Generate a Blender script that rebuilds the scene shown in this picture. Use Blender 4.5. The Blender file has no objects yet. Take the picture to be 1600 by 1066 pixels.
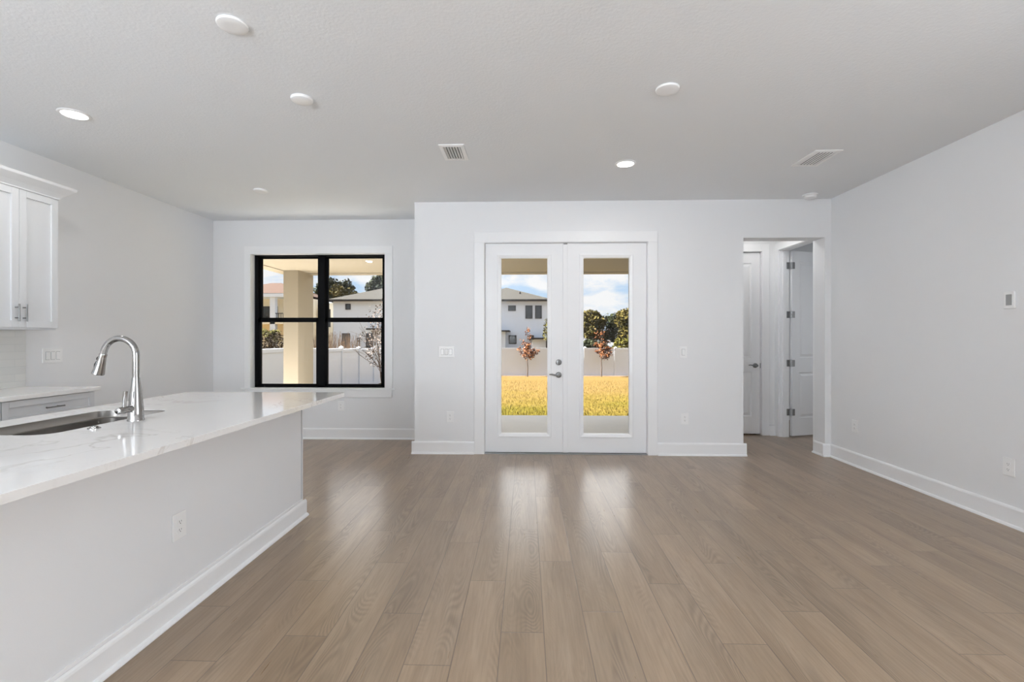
import bpy, bmesh, math, random
from mathutils import Vector, Matrix
C = bpy.context.scene.collection
R = math.radians
random.seed(7)

# ------------------------------------------------------------------ camera
cam_d = bpy.data.cameras.new('camera')
cam = bpy.data.objects.new('camera', cam_d); C.objects.link(cam)
YAW = math.atan(22.5 / 745.0)
cam.location = (0, 0, 1.335)
cam.rotation_euler = (R(90), 0, YAW)
cam_d.sensor_width = 36.0
cam_d.lens = 745.0 / 1600 * 36.0
cam_d.shift_y = -3.0 / 1600
cam_d.clip_start = 0.05; cam_d.clip_end = 500
bpy.context.scene.camera = cam

sc = bpy.context.scene
sc.view_settings.view_transform = 'Standard'
sc.view_settings.look = 'None'
sc.view_settings.gamma = 1
sc.view_settings.use_curve_mapping = False
sc.view_settings.exposure = 0.0
sc.cycles.max_bounces = 14
sc.cycles.diffuse_bounces = 8
sc.cycles.glossy_bounces = 6
sc.cycles.transparent_max_bounces = 16
sc.cycles.caustics_reflective = False
sc.cycles.caustics_refractive = False
sc.cycles.sample_clamp_indirect = 6
sc.cycles.use_denoising = True

# ------------------------------------------------------------------ node helpers
class NT:
    def __init__(s, tree):
        s.t = tree; s.n = tree.nodes; s.l = tree.links
    def new(s, kind, **kw):
        nd = s.n.new(kind)
        for k, v in kw.items(): setattr(nd, k, v)
        return nd
    def link(s, a, b): s.l.new(a, b)
    def setin(s, sock, v):
        if hasattr(v, 'is_output') or isinstance(v, bpy.types.NodeSocket): s.l.new(v, sock)
        else: sock.default_value = v
    def math(s, op, a, b=0.0, c=None):
        m = s.new('ShaderNodeMath', operation=op)
        s.setin(m.inputs[0], a); s.setin(m.inputs[1], b)
        if c is not None: s.setin(m.inputs[2], c)
        return m.outputs[0]
    def mix(s, f, a, b, blend='MIX'):
        m = s.new('ShaderNodeMix', data_type='RGBA', blend_type=blend)
        s.setin(m.inputs[0], f)
        s.setin(m.inputs[6], a if not isinstance(a, tuple) else (*a[:3], 1))
        s.setin(m.inputs[7], b if not isinstance(b, tuple) else (*b[:3], 1))
        return m.outputs[2]
    def noise(s, vec, scale, detail=2.0, rough=0.5, dist=0.0):
        n = s.new('ShaderNodeTexNoise')
        if vec is not None: s.link(vec, n.inputs['Vector'])
        n.inputs['Scale'].default_value = scale
        n.inputs['Detail'].default_value = detail
        n.inputs['Roughness'].default_value = rough
        n.inputs['Distortion'].default_value = dist
        return n.outputs['Fac']
    def ramp(s, fac, stops):
        r = s.new('ShaderNodeValToRGB')
        el = r.color_ramp.elements
        while len(el) < len(stops): el.new(0.5)
        for e, (p, c) in zip(el, stops):
            e.position = p; e.color = (*c, 1) if isinstance(c, tuple) else (c, c, c, 1)
        s.link(fac, r.inputs[0])
        return r.outputs[0]
    def mapping(s, vec, scale=(1, 1, 1), loc=(0, 0, 0)):
        m = s.new('ShaderNodeMapping')
        m.inputs['Scale'].default_value = scale; m.inputs['Location'].default_value = loc
        s.link(vec, m.inputs['Vector'])
        return m.outputs[0]

# ------------------------------------------------------------------ world: blue sky with broken cloud
w = bpy.data.worlds.new('world'); sc.world = w; w.use_nodes = True
t = NT(w.node_tree); t.n.clear()
out = t.new('ShaderNodeOutputWorld'); bg = t.new('ShaderNodeBackground')
tc = t.new('ShaderNodeTexCoord')
sep = t.new('ShaderNodeSeparateXYZ'); t.link(tc.outputs['Generated'], sep.inputs[0])
grad = t.ramp(sep.outputs['Z'], [(0.0, (0.78, 0.88, 1.0)), (0.10, (0.58, 0.77, 1.0)), (0.22, (0.42, 0.65, 1.0)), (0.5, (1.05, 1.15, 1.3)), (1.0, (1.15, 1.25, 1.4))])
cv = t.mapping(tc.outputs['Generated'], (1.0, 1.0, 2.6), (3.1, 0.4, 0.35))
cn = t.noise(cv, 7.0, 7.0, 0.55, 0.25)
cm = t.ramp(cn, [(0.46, 0.0), (0.60, 1.0)])
sky = t.mix(cm, grad, (1.02, 1.02, 1.04))
bright_band = t.math('MULTIPLY', t.ramp(sep.outputs['Z'], [(0.135, 0.0), (0.19, 1.0), (0.42, 1.0), (0.60, 0.0)]), t.ramp(sep.outputs['Y'], [(0.35, 0.0), (0.75, 1.0)]))
sky = t.mix(bright_band, sky, (3.2, 3.2, 3.25))                  # unseen sky band beyond the yard, brightened for the floor reflections
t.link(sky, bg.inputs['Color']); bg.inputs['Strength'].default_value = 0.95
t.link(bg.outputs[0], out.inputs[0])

# ------------------------------------------------------------------ sun and added fill lights
sun_d = bpy.data.lights.new('sun', 'SUN'); sun_d.energy = 66; sun_d.angle = R(0.6); sun_d.color = (1.0, 0.97, 0.92)
sun = bpy.data.objects.new('sun', sun_d); C.objects.link(sun)
sdir = Vector((0.73, -0.015, -0.68)).normalized()          # travelling right, slightly towards the house, down
sun.rotation_euler = sdir.to_track_quat('-Z', 'Y').to_euler()

def area_light(name, loc, rot, sx, sy, energy, color=(1, 1, 1), shape='RECTANGLE', spread=180):
    d = bpy.data.lights.new(name, 'AREA'); d.energy = energy; d.shape = shape; d.size = sx; d.size_y = sy; d.color = color
    d.spread = R(spread)
    o = bpy.data.objects.new(name, d); C.objects.link(o); o.location = loc; o.rotation_euler = rot
    return o
# added fill lights out of view; no windows are built behind them
area_light('rear_fill_up', (-2.75, -3.4, 1.30), (R(170), 0, 0), 2.6, 2.0, 495, (0.85, 0.925, 1.0))  # added fill aimed up so the ceiling bounces light into the room
area_light('side_fill', (3.42, -0.2, 1.30), (R(90), 0, R(90)), 2.4, 1.7, 92, (0.88, 0.94, 1.0))  # added fill from the right; this wall has no window
area_light('bedroom_fill', (6.1, 6.2, 1.5), (R(90), 0, R(90)), 1.6, 1.4, 12, (0.92, 0.96, 1.0))  # added fill to lift the dark room beyond the hall door

# ------------------------------------------------------------------ materials
def mat(name):
    m = bpy.data.materials.new(name); m.use_nodes = True
    t = NT(m.node_tree); p = t.n['Principled BSDF']
    return m, t, p
def simple(name, col, rough=0.5, metal=0.0, bump=None, var=0.0, ior=1.5):
    m, t, p = mat(name)
    p.inputs['Base Color'].default_value = (*col, 1)
    p.inputs['Roughness'].default_value = rough
    p.inputs['Metallic'].default_value = metal
    p.inputs['IOR'].default_value = ior
    tc = t.new('ShaderNodeTexCoord')
    if var:
        n = t.noise(tc.outputs['Object'], 3.0, 3.0)
        a = tuple(c * (1 - var) for c in col); b = tuple(min(1, c * (1 + var)) for c in col)
        t.link(t.mix(n, a, b), p.inputs['Base Color'])
    if bump:
        n = t.noise(tc.outputs['Object'], bump[0], 3.0)
        b = t.new('ShaderNodeBump'); b.inputs['Strength'].default_value = bump[1]; b.inputs['Distance'].default_value = bump[2]
        t.link(n, b.inputs['Height']); t.link(b.outputs[0], p.inputs['Normal'])
    return m
M = {}
M['wall'] = simple('wall_paint', (0.80, 0.805, 0.815), 0.65, bump=(220, 0.12, 0.002))
M['ceiling'] = simple('ceiling_texture_paint', (0.80, 0.82, 0.84), 0.8, bump=(62, 0.42, 0.004))
M['trim'] = simple('trim_paint', (0.86, 0.865, 0.875), 0.35, var=0.01)
M['door'] = simple('door_paint', (0.83, 0.835, 0.845), 0.38, var=0.01)
M['cabinet'] = simple('cabinet_paint', (0.69, 0.70, 0.715), 0.4, var=0.01)
M['island'] = simple('island_paint', (0.80, 0.81, 0.825), 0.5, bump=(180, 0.1, 0.002))
M['plastic'] = simple('white_plastic', (0.86, 0.86, 0.86), 0.35, var=0.01)
M['dark'] = simple('dark_gap', (0.02, 0.02, 0.02), 0.8, var=0.1)
M['slot'] = simple('slot_dark', (0.08, 0.08, 0.08), 0.7, var=0.1)
M['vent_dark'] = simple('vent_shade', (0.04, 0.04, 0.04), 0.9, var=0.1)  # near-black colour painting in the shade behind the vent slats
M['grey_insert'] = simple('grey_insert', (0.30, 0.30, 0.30), 0.5, var=0.15)
M['black_frame'] = simple('black_window_frame', (0.004, 0.004, 0.0045), 0.6, var=0.1)
M['chrome'] = simple('polished_nickel', (0.37, 0.36, 0.35), 0.10, 1.0, var=0.02)
M['brushed'] = simple('brushed_steel', (0.48, 0.46, 0.44), 0.28, 1.0, var=0.08)
M['pull'] = simple('dark_nickel', (0.22, 0.22, 0.22), 0.35, 1.0, var=0.05)
M['hinge'] = simple('satin_hinge', (0.28, 0.28, 0.28), 0.45, 0.9, var=0.08)
M['steel_sink'] = simple('sink_steel', (0.33, 0.31, 0.29), 0.32, 1.0, bump=(300, 0.1, 0.001), var=0.06)
M['rubber'] = simple('black_rubber', (0.03, 0.03, 0.03), 0.6, var=0.1)
M['stucco'] = simple('beige_stucco', (0.285, 0.242, 0.184), 0.9, bump=(60, 0.3, 0.004), var=0.04)
M['concrete'] = simple('patio_concrete', (0.72, 0.71, 0.69), 0.9, bump=(40, 0.2, 0.003), var=0.06)
M['vinyl'] = simple('white_vinyl', (0.63, 0.66, 0.73), 0.45, var=0.02)
M['housewhite'] = simple('house_white_stucco', (0.66, 0.71, 0.80), 0.9, bump=(20, 0.2, 0.01), var=0.03)
M['housecream'] = simple('house_cream_stucco', (0.78, 0.70, 0.55), 0.9, bump=(20, 0.2, 0.01), var=0.03)
M['roofgrey'] = simple('grey_shingle', (0.0251, 0.0233, 0.02062), 0.95, bump=(14, 0.5, 0.02), var=0.15)
M['roofterra'] = simple('terracotta_tile', (0.03945, 0.02241, 0.01613), 0.9, bump=(10, 0.6, 0.03), var=0.2)
M['fascia'] = simple('dark_fascia', (0.035, 0.03, 0.028), 0.6, var=0.1)
M['houseglass'] = simple('dark_house_glass', (0.035, 0.04, 0.045), 0.12, var=0.2)
M['bark'] = simple('grey_bark', (0.20, 0.15, 0.11), 0.95, bump=(40, 0.6, 0.01), var=0.25)
M['palebark'] = simple('pale_bark', (0.06061, 0.04428, 0.03496), 0.95, bump=(60, 0.4, 0.005), var=0.2)
M['mulch'] = simple('dark_mulch', (0.10, 0.07, 0.05), 1.0, bump=(60, 1.0, 0.03), var=0.5)
M['reed'] = simple('dry_reed', (0.1614, 0.1076, 0.06723), 0.9, var=0.3)

def leafmat(name, a, b, scale):
    m, t, p = mat(name)
    tc = t.new('ShaderNodeTexCoord')
    n = t.noise(tc.outputs['Object'], scale, 4.0, 0.65)
    c = t.ramp(n, [(0.33, a), (0.67, b)])
    t.link(c, p.inputs['Base Color']); p.inputs['Roughness'].default_value = 0.8; p.inputs['Specular IOR Level'].default_value = 0.08
    return m
M['leaf_copper'] = leafmat('copper_leaf', (0.07288, 0.01841, 0.004602), (0.1457, 0.05753, 0.01994), 5)
M['leaf_olive'] = leafmat('olive_leaf', (0.01734, 0.01734, 0.003468), (0.07371, 0.0555, 0.01214), 0.9)
M['leaf_green'] = leafmat('deep_green_leaf', (0.008004, 0.01267, 0.003335), (0.03202, 0.03468, 0.01067), 0.8)
M['leaf_dark'] = leafmat('grey_green_leaf', (0.008004, 0.01134, 0.004669), (0.03202, 0.03468, 0.01467), 0.7)
M['leaf_yellow'] = leafmat('yellow_green_leaf', (0.03335, 0.03468, 0.004002), (0.08004, 0.0667, 0.01201), 1.3)
M['leaf_brown'] = leafmat('brown_leaf', (0.01067, 0.00667, 0.003335), (0.04002, 0.02668, 0.01267), 1.5)
M['leaf_pink'] = leafmat('pale_pink_pod', (0.08858, 0.06131, 0.04769), (0.1499, 0.1192, 0.1022), 6)

# glass: clear with a fresnel reflection
m, t, p = mat('clear_glass'); t.n.remove(p)
o_ = t.n['Material Output']
tr = t.new('ShaderNodeBsdfTransparent'); tr.inputs[0].default_value = (0.985, 0.99, 0.985, 1)
gl = t.new('ShaderNodeBsdfGlossy'); gl.inputs['Roughness'].default_value = 0.02
lwt = t.new('ShaderNodeLayerWeight'); lwt.inputs['Blend'].default_value = 0.5
frf = t.math('ADD', 0.022, t.math('MULTIPLY', 0.978, t.math('POWER', lwt.outputs['Facing'], 5.0)))
mx = t.new('ShaderNodeMixShader'); t.link(frf, mx.inputs[0]); t.link(tr.outputs[0], mx.inputs[1]); t.link(gl.outputs[0], mx.inputs[2])
t.link(mx.outputs[0], o_.inputs[0]); M['glass'] = m
for k_ in ('roofgrey', 'roofterra', 'palebark', 'bark', 'reed', 'mulch', 'fascia'):
    M[k_].node_tree.nodes['Principled BSDF'].inputs['Specular IOR Level'].default_value = 0.08
M['black_frame'].node_tree.nodes['Principled BSDF'].inputs['Specular IOR Level'].default_value = 0.08

def emit(name, col, s):
    m, t, p = mat(name)
    p.inputs['Base Color'].default_value = (*col, 1)
    p.inputs['Emission Color'].default_value = (*col, 1); p.inputs['Emission Strength'].default_value = s
    return m
M['lamp'] = emit('lit_lamp_lens', (1.0, 0.985, 0.96), 6.0)
M['patio_lamp'] = emit('dim_patio_lens', (1.0, 0.93, 0.82), 0.7)

# floor: long oak planks running towards the patio doors
m, t, p = mat('oak_plank_floor')
tc = t.new('ShaderNodeTexCoord'); sp = t.new('ShaderNodeSeparateXYZ'); t.link(tc.outputs['Object'], sp.inputs[0])
PW, PL = 0.1945, 1.175
rowf = t.math('DIVIDE', t.math('ADD', sp.outputs['X'], 0.1150 + 40 * PW), PW)
row = t.math('FLOOR', rowf); rfrac = t.math('SUBTRACT', rowf, row)
wn = t.new('ShaderNodeTexWhiteNoise', noise_dimensions='1D'); t.link(row, wn.inputs['W'])
off = t.math('ADD', t.math('MULTIPLY', t.math('SUBTRACT', row, 40.0), 0.47), t.math('MULTIPLY', wn.outputs['Value'], 0.14))
vf = t.math('DIVIDE', t.math('ADD', t.math('ADD', sp.outputs['Y'], off), 30 * PL - 1.015), PL)
vi = t.math('FLOOR', vf); vfrac = t.math('SUBTRACT', vf, vi)
pid = t.math('ADD', t.math('MULTIPLY', row, 17.31), t.math('MULTIPLY', vi, 5.77))
wn2 = t.new('ShaderNodeTexWhiteNoise', noise_dimensions='1D'); t.link(pid, wn2.inputs['W'])
# seam mask
ex = t.math('MULTIPLY', t.math('MINIMUM', rfrac, t.math('SUBTRACT', 1.0, rfrac)), PW)
ey = t.math('MULTIPLY', t.math('MINIMUM', vfrac, t.math('SUBTRACT', 1.0, vfrac)), PL)
ed = t.math('MINIMUM', ex, ey)
seam = t.math('SUBTRACT', 1.0, t.math('MINIMUM', t.math('DIVIDE', ed, 0.0032), 1.0))
# grain: coordinates shifted per plank
comb = t.new('ShaderNodeCombineXYZ')
t.link(t.math('ADD', sp.outputs['X'], t.math('MULTIPLY', wn2.outputs['Value'], 37.0)), comb.inputs[0])
t.link(t.math('ADD', sp.outputs['Y'], t.math('MULTIPLY', wn2.outputs['Value'], 91.0)), comb.inputs[1])
fine = t.noise(t.mapping(comb.outputs[0], (90, 4.0, 1)), 1.0, 4.0, 0.6)
broad = t.noise(t.mapping(comb.outputs[0], (9, 0.9, 1)), 1.0, 3.0, 0.55, 0.6)
cath = t.noise(t.mapping(comb.outputs[0], (5.5, 0.8, 1)), 1.0, 1.0, 0.4, 0.3)
rings = t.math('SINE', t.math('MULTIPLY', cath, 260.0))
rmask = t.ramp(t.noise(t.mapping(comb.outputs[0], (6, 0.7, 1), (7, 3, 0)), 1.0, 1.0), [(0.48, 0.0), (0.62, 1.0)])
knot = t.ramp(t.noise(t.mapping(comb.outputs[0], (7, 2.2, 1), (3, 1, 0)), 1.0, 1.5, 0.5), [(0.70, 0.0), (0.80, 1.0)])
base = t.ramp(broad, [(0.25, (0.2475, 0.1738, 0.1133)), (0.55, (0.3135, 0.2277, 0.154)), (0.8, (0.3575, 0.2673, 0.187))])
base = t.mix(t.ramp(fine, [(0.40, 0.0), (0.75, 0.42)]), base, (0.125, 0.084, 0.053))
ringf = t.math('MULTIPLY', t.math('MULTIPLY', t.math('ADD', t.math('MULTIPLY', rings, 0.5), 0.5), rmask), 0.42)
base = t.mix(ringf, base, (0.105, 0.070, 0.045))
base = t.mix(t.math('MULTIPLY', knot, 0.45), base, (0.15, 0.10, 0.07))
tone = t.math('ADD', 0.92, t.math('MULTIPLY', wn2.outputs['Value'], 0.16))
hs = t.new('ShaderNodeHueSaturation'); t.link(base, hs.inputs['Color']); t.link(tone, hs.inputs['Value']); hs.inputs['Saturation'].default_value = 1.08
base = t.mix(t.math('MULTIPLY', seam, 0.95), hs.outputs[0], (0.10, 0.07, 0.05))
t.link(base, p.inputs['Base Color'])
p.inputs['IOR'].default_value = 1.75
t.link(t.math('ADD', 0.25, t.math('MULTIPLY', fine, 0.08)), p.inputs['Roughness'])
hgt = t.math('SUBTRACT', t.math('MULTIPLY', fine, 0.12), seam)
b = t.new('ShaderNodeBump'); b.inputs['Strength'].default_value = 0.35; b.inputs['Distance'].default_value = 0.0012
t.link(hgt, b.inputs['Height']); t.link(b.outputs[0], p.inputs['Normal'])
M['floor'] = m

# quartz: warm white with faint tan veins
m, t, p = mat('veined_quartz')
tc = t.new('ShaderNodeTexCoord')
n1 = t.noise(tc.outputs['Object'], 1.5, 4.0, 0.55, 0.9)
v1 = t.math('SUBTRACT', 1.0, t.math('MINIMUM', t.math('DIVIDE', t.math('ABSOLUTE', t.math('SUBTRACT', n1, 0.5)), 0.011), 1.0))
n2 = t.noise(t.mapping(tc.outputs['Object'], (1, 1, 1), (5, 2, 1)), 2.8, 5.0, 0.6, 1.2)
v2 = t.math('SUBTRACT', 1.0, t.math('MINIMUM', t.math('DIVIDE', t.math('ABSOLUTE', t.math('SUBTRACT', n2, 0.52)), 0.010), 1.0))
msk = t.ramp(t.noise(t.mapping(tc.outputs['Object'], (1, 1, 1), (9, 9, 3)), 1.3, 1.0), [(0.45, 0.0), (0.62, 1.0)])
vv = t.math('MAXIMUM', t.math('MULTIPLY', t.math('MULTIPLY', v1, msk), 0.45), t.math('MULTIPLY', t.math('MULTIPLY', v2, msk), 0.22))
t.link(t.mix(vv, (0.84, 0.825, 0.81), (0.46, 0.41, 0.36)), p.inputs['Base Color'])
p.inputs['Roughness'].default_value = 0.07
M['quartz'] = m

# backsplash: stacked glossy pale tile rows
m, t, p = mat('pale_glazed_tile')
tc = t.new('ShaderNodeTexCoord')
br = t.new('ShaderNodeTexBrick'); br.offset = 0.5
spx = t.new('ShaderNodeSeparateXYZ'); t.link(tc.outputs['Object'], spx.inputs[0])
cb = t.new('ShaderNodeCombineXYZ'); t.link(spx.outputs['Y'], cb.inputs[0]); t.link(spx.outputs['Z'], cb.inputs[1])
t.link(cb.outputs[0], br.inputs['Vector'])
br.inputs['Color1'].default_value = (0.70, 0.69, 0.66, 1); br.inputs['Color2'].default_value = (0.64, 0.64, 0.62, 1)
br.inputs['Mortar'].default_value = (0.60, 0.60, 0.58, 1)
br.inputs['Scale'].default_value = 1.0; br.inputs['Mortar Size'].default_value = 0.0015
br.inputs['Brick Width'].default_value = 0.245; br.inputs['Row Height'].default_value = 0.0615
t.link(br.outputs['Color'], p.inputs['Base Color']); p.inputs['Roughness'].default_value = 0.10
b = t.new('ShaderNodeBump'); b.inputs['Strength'].default_value = 0.4; b.inputs['Distance'].default_value = 0.002
hn = t.math('SUBTRACT', t.math('MULTIPLY', t.noise(tc.outputs['Object'], 22, 2.0), 0.6), br.outputs['Fac'])
t.link(hn, b.inputs['Height']); t.link(b.outputs[0], p.inputs['Normal'])
M['tile'] = m

# lawn: dormant gold grass turning greener near the patio, thatch and blades in the bump
m, t, p = mat('dormant_lawn')
tc = t.new('ShaderNodeTexCoord')
sp = t.new('ShaderNodeSeparateXYZ'); t.link(tc.outputs['Object'], sp.inputs[0])
patch = t.noise(tc.outputs['Object'], 0.55, 4.0, 0.6)
near = t.math('DIVIDE', t.math('SUBTRACT', sp.outputs['Y'], 9.0), 9.0)
gfac = t.math('ADD', t.math('MULTIPLY', patch, 0.9), t.math('MULTIPLY', near, 0.55))
col = t.ramp(gfac, [(0.30, (0.0537, 0.0472, 0.006917)), (0.62, (0.083, 0.06022, 0.01505)), (0.95, (0.09603, 0.06348, 0.02359))])
sp2 = t.noise(t.mapping(tc.outputs['Object'], (1, 0.35, 1)), 16, 4.0, 0.7)
col = t.mix(t.ramp(sp2, [(0.42, 0.55), (0.56, 0.0)]), col, (0.01972, 0.01434, 0.003227))
t.link(col, p.inputs['Base Color']); p.inputs['Roughness'].default_value = 1.0; p.inputs['Specular IOR Level'].default_value = 0.0
b = t.new('ShaderNodeBump'); b.inputs['Strength'].default_value = 0.8; b.inputs['Distance'].default_value = 0.04
t.link(sp2, b.inputs['Height']); t.link(b.outputs[0], p.inputs['Normal'])
M['lawn'] = m

# ------------------------------------------------------------------ geometry helpers
class MB:
    def __init__(s): s.v = []; s.f = []
    def add(s, vs, fs):
        o = len(s.v); s.v += [tuple(v) for v in vs]; s.f += [tuple(i + o for i in f) for f in fs]; return s
    def box(s, x0, x1, y0, y1, z0, z1):
        return s.add([(x0, y0, z0), (x1, y0, z0), (x1, y1, z0), (x0, y1, z0), (x0, y0, z1), (x1, y0, z1), (x1, y1, z1), (x0, y1, z1)],
                     [(0, 3, 2, 1), (4, 5, 6, 7), (0, 1, 5, 4), (1, 2, 6, 5), (2, 3, 7, 6), (3, 0, 4, 7)])
    def hull8(s, p):  # 8 points: bottom ring 4, top ring 4
        return s.add(p, [(0, 3, 2, 1), (4, 5, 6, 7), (0, 1, 5, 4), (1, 2, 6, 5), (2, 3, 7, 6), (3, 0, 4, 7)])
    def rings(s, rr, cap0=True, cap1=True):
        n = len(rr[0]); vs = [p for r in rr for p in r]; fs = []
        for k in range(len(rr) - 1):
            for i in range(n):
                j = (i + 1) % n
                fs.append((k * n + i, k * n + j, (k + 1) * n + j, (k + 1) * n + i))
        if cap0: fs.append(tuple(range(n - 1, -1, -1)))
        if cap1: fs.append(tuple((len(rr) - 1) * n + i for i in range(n)))
        return s.add(vs, fs)
    def lathe(s, c, axis, prof, n=32, cap0=True, cap1=True):  # prof: (radius, distance along axis)
        a = Vector(axis).normalized(); u = a.orthogonal().normalized(); w_ = a.cross(u)
        c = Vector(c); rr = []
        for r, h in prof:
            rr.append([c + a * h + (u * math.cos(2 * math.pi * i / n) + w_ * math.sin(2 * math.pi * i / n)) * r for i in range(n)])
        return s.rings(rr, cap0, cap1)
    def tube(s, pts, rad, n=16, caps=True):
        pts = [Vector(p) for p in pts]; rr = []; prev = None
        for i, p in enumerate(pts):
            d = (pts[min(i + 1, len(pts) - 1)] - pts[max(i - 1, 0)]).normalized()
            if prev is None: u = d.orthogonal().normalized()
            else:
                u = prev - d * prev.dot(d)
                u = u.normalized() if u.length > 1e-6 else d.orthogonal().normalized()
            prev = u; v = d.cross(u)
            r = rad[i] if isinstance(rad, (list, tuple)) else rad
            rr.append([p + (u * math.cos(2 * math.pi * k / n) + v * math.sin(2 * math.pi * k / n)) * r for k in range(n)])
        return s.rings(rr, caps, caps)
    def prism(s, prof, a, b, plane):  # closed profile extruded; plane 'xz': profile (x,z) along y; 'yz': (y,z) along x; 'xy': (x,y) along z
        def P(q, h):
            return {'xz': (q[0], h, q[1]), 'yz': (h, q[0], q[1]), 'xy': (q[0], q[1], h)}[plane]
        return s.rings([[P(q, a) for q in prof], [P(q, b) for q in prof]])
    def build(s, name, material, parent=None, bevel=0.0, seg=2, smooth=False, loc=None):
        me = bpy.data.meshes.new(name); me.from_pydata(s.v, [], s.f); me.validate()
        bm = bmesh.new(); bm.from_mesh(me); bmesh.ops.recalc_face_normals(bm, faces=bm.faces); bm.to_mesh(me); bm.free()
        me.materials.append(material)
        o = bpy.data.objects.new(name, me); C.objects.link(o)
        if loc is not None:
            o.location = loc; me.transform(Matrix.Translation(-Vector(loc)))
        if smooth:
            for pl in me.polygons: pl.use_smooth = True
            me.set_sharp_from_angle(angle=R(38))
        if bevel:
            bv = o.modifiers.new('bevel', 'BEVEL'); bv.width = bevel; bv.segments = seg; bv.limit_method = 'ANGLE'; bv.angle_limit = R(40)
        if parent is not None: attach(o, parent)
        return o
def world_loc(o):
    v = Vector(o.location); q = o.parent
    while q is not None: v = v + Vector(q.location); q = q.parent
    return v
def attach(o, parent):
    pl = world_loc(parent); o.location = Vector(o.location) - pl; o.parent = parent
def tag(o, label, cat, group=None, kind=None):
    o['label'] = label; o['category'] = cat
    if group: o['group'] = group
    if kind: o['kind'] = kind
    return o
def thing(name, loc, label, cat, group=None, kind=None):
    o = bpy.data.objects.new(name, None); C.objects.link(o); o.location = loc; o.empty_display_size = 0.05
    return tag(o, label, cat, group, kind)
def struct(name, mb, material, label, cat, bevel=0.0):
    return tag(mb.build(name, material, bevel=bevel), label, cat, kind='structure')
def copy_tree(o, parent=None):
    c = o.copy(); C.objects.link(c)
    if parent is not None: c.parent = parent
    for ch in list(o.children): copy_tree(ch, c)
    return c
def rrect(x0, x1, y0, y1, r, n=8):
    pts = []
    for cx, cy, a0 in ((x1 - r, y0 + r, -90), (x1 - r, y1 - r, 0), (x0 + r, y1 - r, 90), (x0 + r, y0 + r, 180)):
        for k in range(n + 1):
            a = R(a0 + 90 * k / n); pts.append((cx + r * math.cos(a), cy + r * math.sin(a)))
    return pts

# ------------------------------------------------------------------ room dimensions
H = 2.93
XL, XR = -4.218, 3.46
YA, YB = 5.525, 6.30
YR = -4.5
RET = -1.304                                   # corner where the dining alcove begins
DX0, DX1, DZ = -0.487, 1.393, 2.455            # patio door opening
OX0, OX1, OZ = 2.478, 3.392, 2.492             # hall opening
WX0, WX1, WZ0, WZ1 = -3.70, -1.884, 0.66, 2.478
HX0, HY1 = 2.45, 6.72                          # hall: left wall face, far wall face

f = MB().box(XL - .2, XR + .12, YR, 5.725, -.12, 0).box(XL - .2, -1.104, 5.725, 6.5, -.12, 0).box(2.25, 6.2, 5.725, 8.2, -.12, 0).box(XR + .12, 6.2, 4.9, 5.725, -.12, 0)
struct('floor', f, M['floor'], 'greige oak plank floor running through the whole room', 'floor')
c = MB().box(XL - .2, XR + .12, YR, 5.725, H, H + .12).box(XL - .2, -1.104, 5.725, 6.5, H, H + .12).box(2.25, 6.2, 5.725, 8.2, H, H + .12).box(XR + .12, 6.2, 4.9, 5.725, H, H + .12)
struct('ceiling', c, M['ceiling'], 'white textured ceiling over the whole room', 'ceiling')

wb = MB()
wb.box(RET, DX0, YA, 5.725, 0, H).box(DX0, DX1, YA, 5.725, DZ, H).box(DX1, OX0, YA, 5.725, 0, H)
wb.box(OX0, OX1, YA, 5.725, OZ, H).box(OX1, XR, YA, 5.725, 0, H)
struct('wall_back', wb, M['wall'], 'white back wall around the patio doors and hall opening', 'wall')
struct('wall_alcove_side', MB().box(RET, -1.104, 5.725, 6.5, 0, H), M['wall'], 'short white return wall at the right side of the dining alcove', 'wall')
wd = MB().box(XL - .2, WX0, YB, 6.5, 0, H).box(WX1, RET, YB, 6.5, 0, H).box(WX0, WX1, YB, 6.5, 0, WZ0).box(WX0, WX1, YB, 6.5, WZ1, H)
struct('wall_alcove_back', wd, M['wall'], 'white dining alcove wall around the black window', 'wall')
struct('wall_left', MB().box(XL - .2, XL, YR, YB, 0, H), M['wall'], 'white left wall behind the kitchen cabinets', 'wall')
struct('wall_right', MB().box(XR, XR + .12, YR, 5.725, 0, H), M['wall'], 'long white right wall with outlets', 'wall')
struct('wall_rear', MB().box(XL - .2, XR + .12, YR - .2, YR, 0, H), M['wall'], 'white rear wall behind the viewer', 'wall')
# hall and room beyond it
hr = MB().box(XR, 3.58, 5.725, 5.84, 0, H).box(XR, 3.58, 6.62, HY1, 0, H).box(XR, 3.58, 5.84, 6.62, 2.55, H)
struct('wall_hall_right', hr, M['wall'], 'white hall wall around the open doorway on the right', 'wall')
hf = MB().box(3.262, 3.58, HY1, 6.84, 0, H).box(HX0, 3.262, HY1, 6.84, 2.55, H).box(2.25, HX0, HY1, 6.84, 0, H)
struct('wall_hall_far', hf, M['wall'], 'white far hall wall around the closed door', 'wall')
struct('wall_hall_left', MB().box(2.25, HX0, 5.725, HY1, 0, H), M['wall'], 'white left hall wall hidden behind the opening', 'wall')
br_ = MB().box(3.58, 6.3, 8.0, 8.2, 0, H).box(6.2, 6.4, 4.9, 8.0, 0, H).box(3.58, 6.2, 4.8, 4.9, 0, H).box(3.46, 3.58, 6.84, 8.0, 0, H)
struct('wall_bedroom', br_, M['wall'], 'white walls of the room beyond the open hall door', 'wall')
struct('wall_closet', MB().box(2.25, 3.46, 7.4, 7.5, 0, H), M['wall'], 'white wall behind the closed hall door', 'wall')

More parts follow.
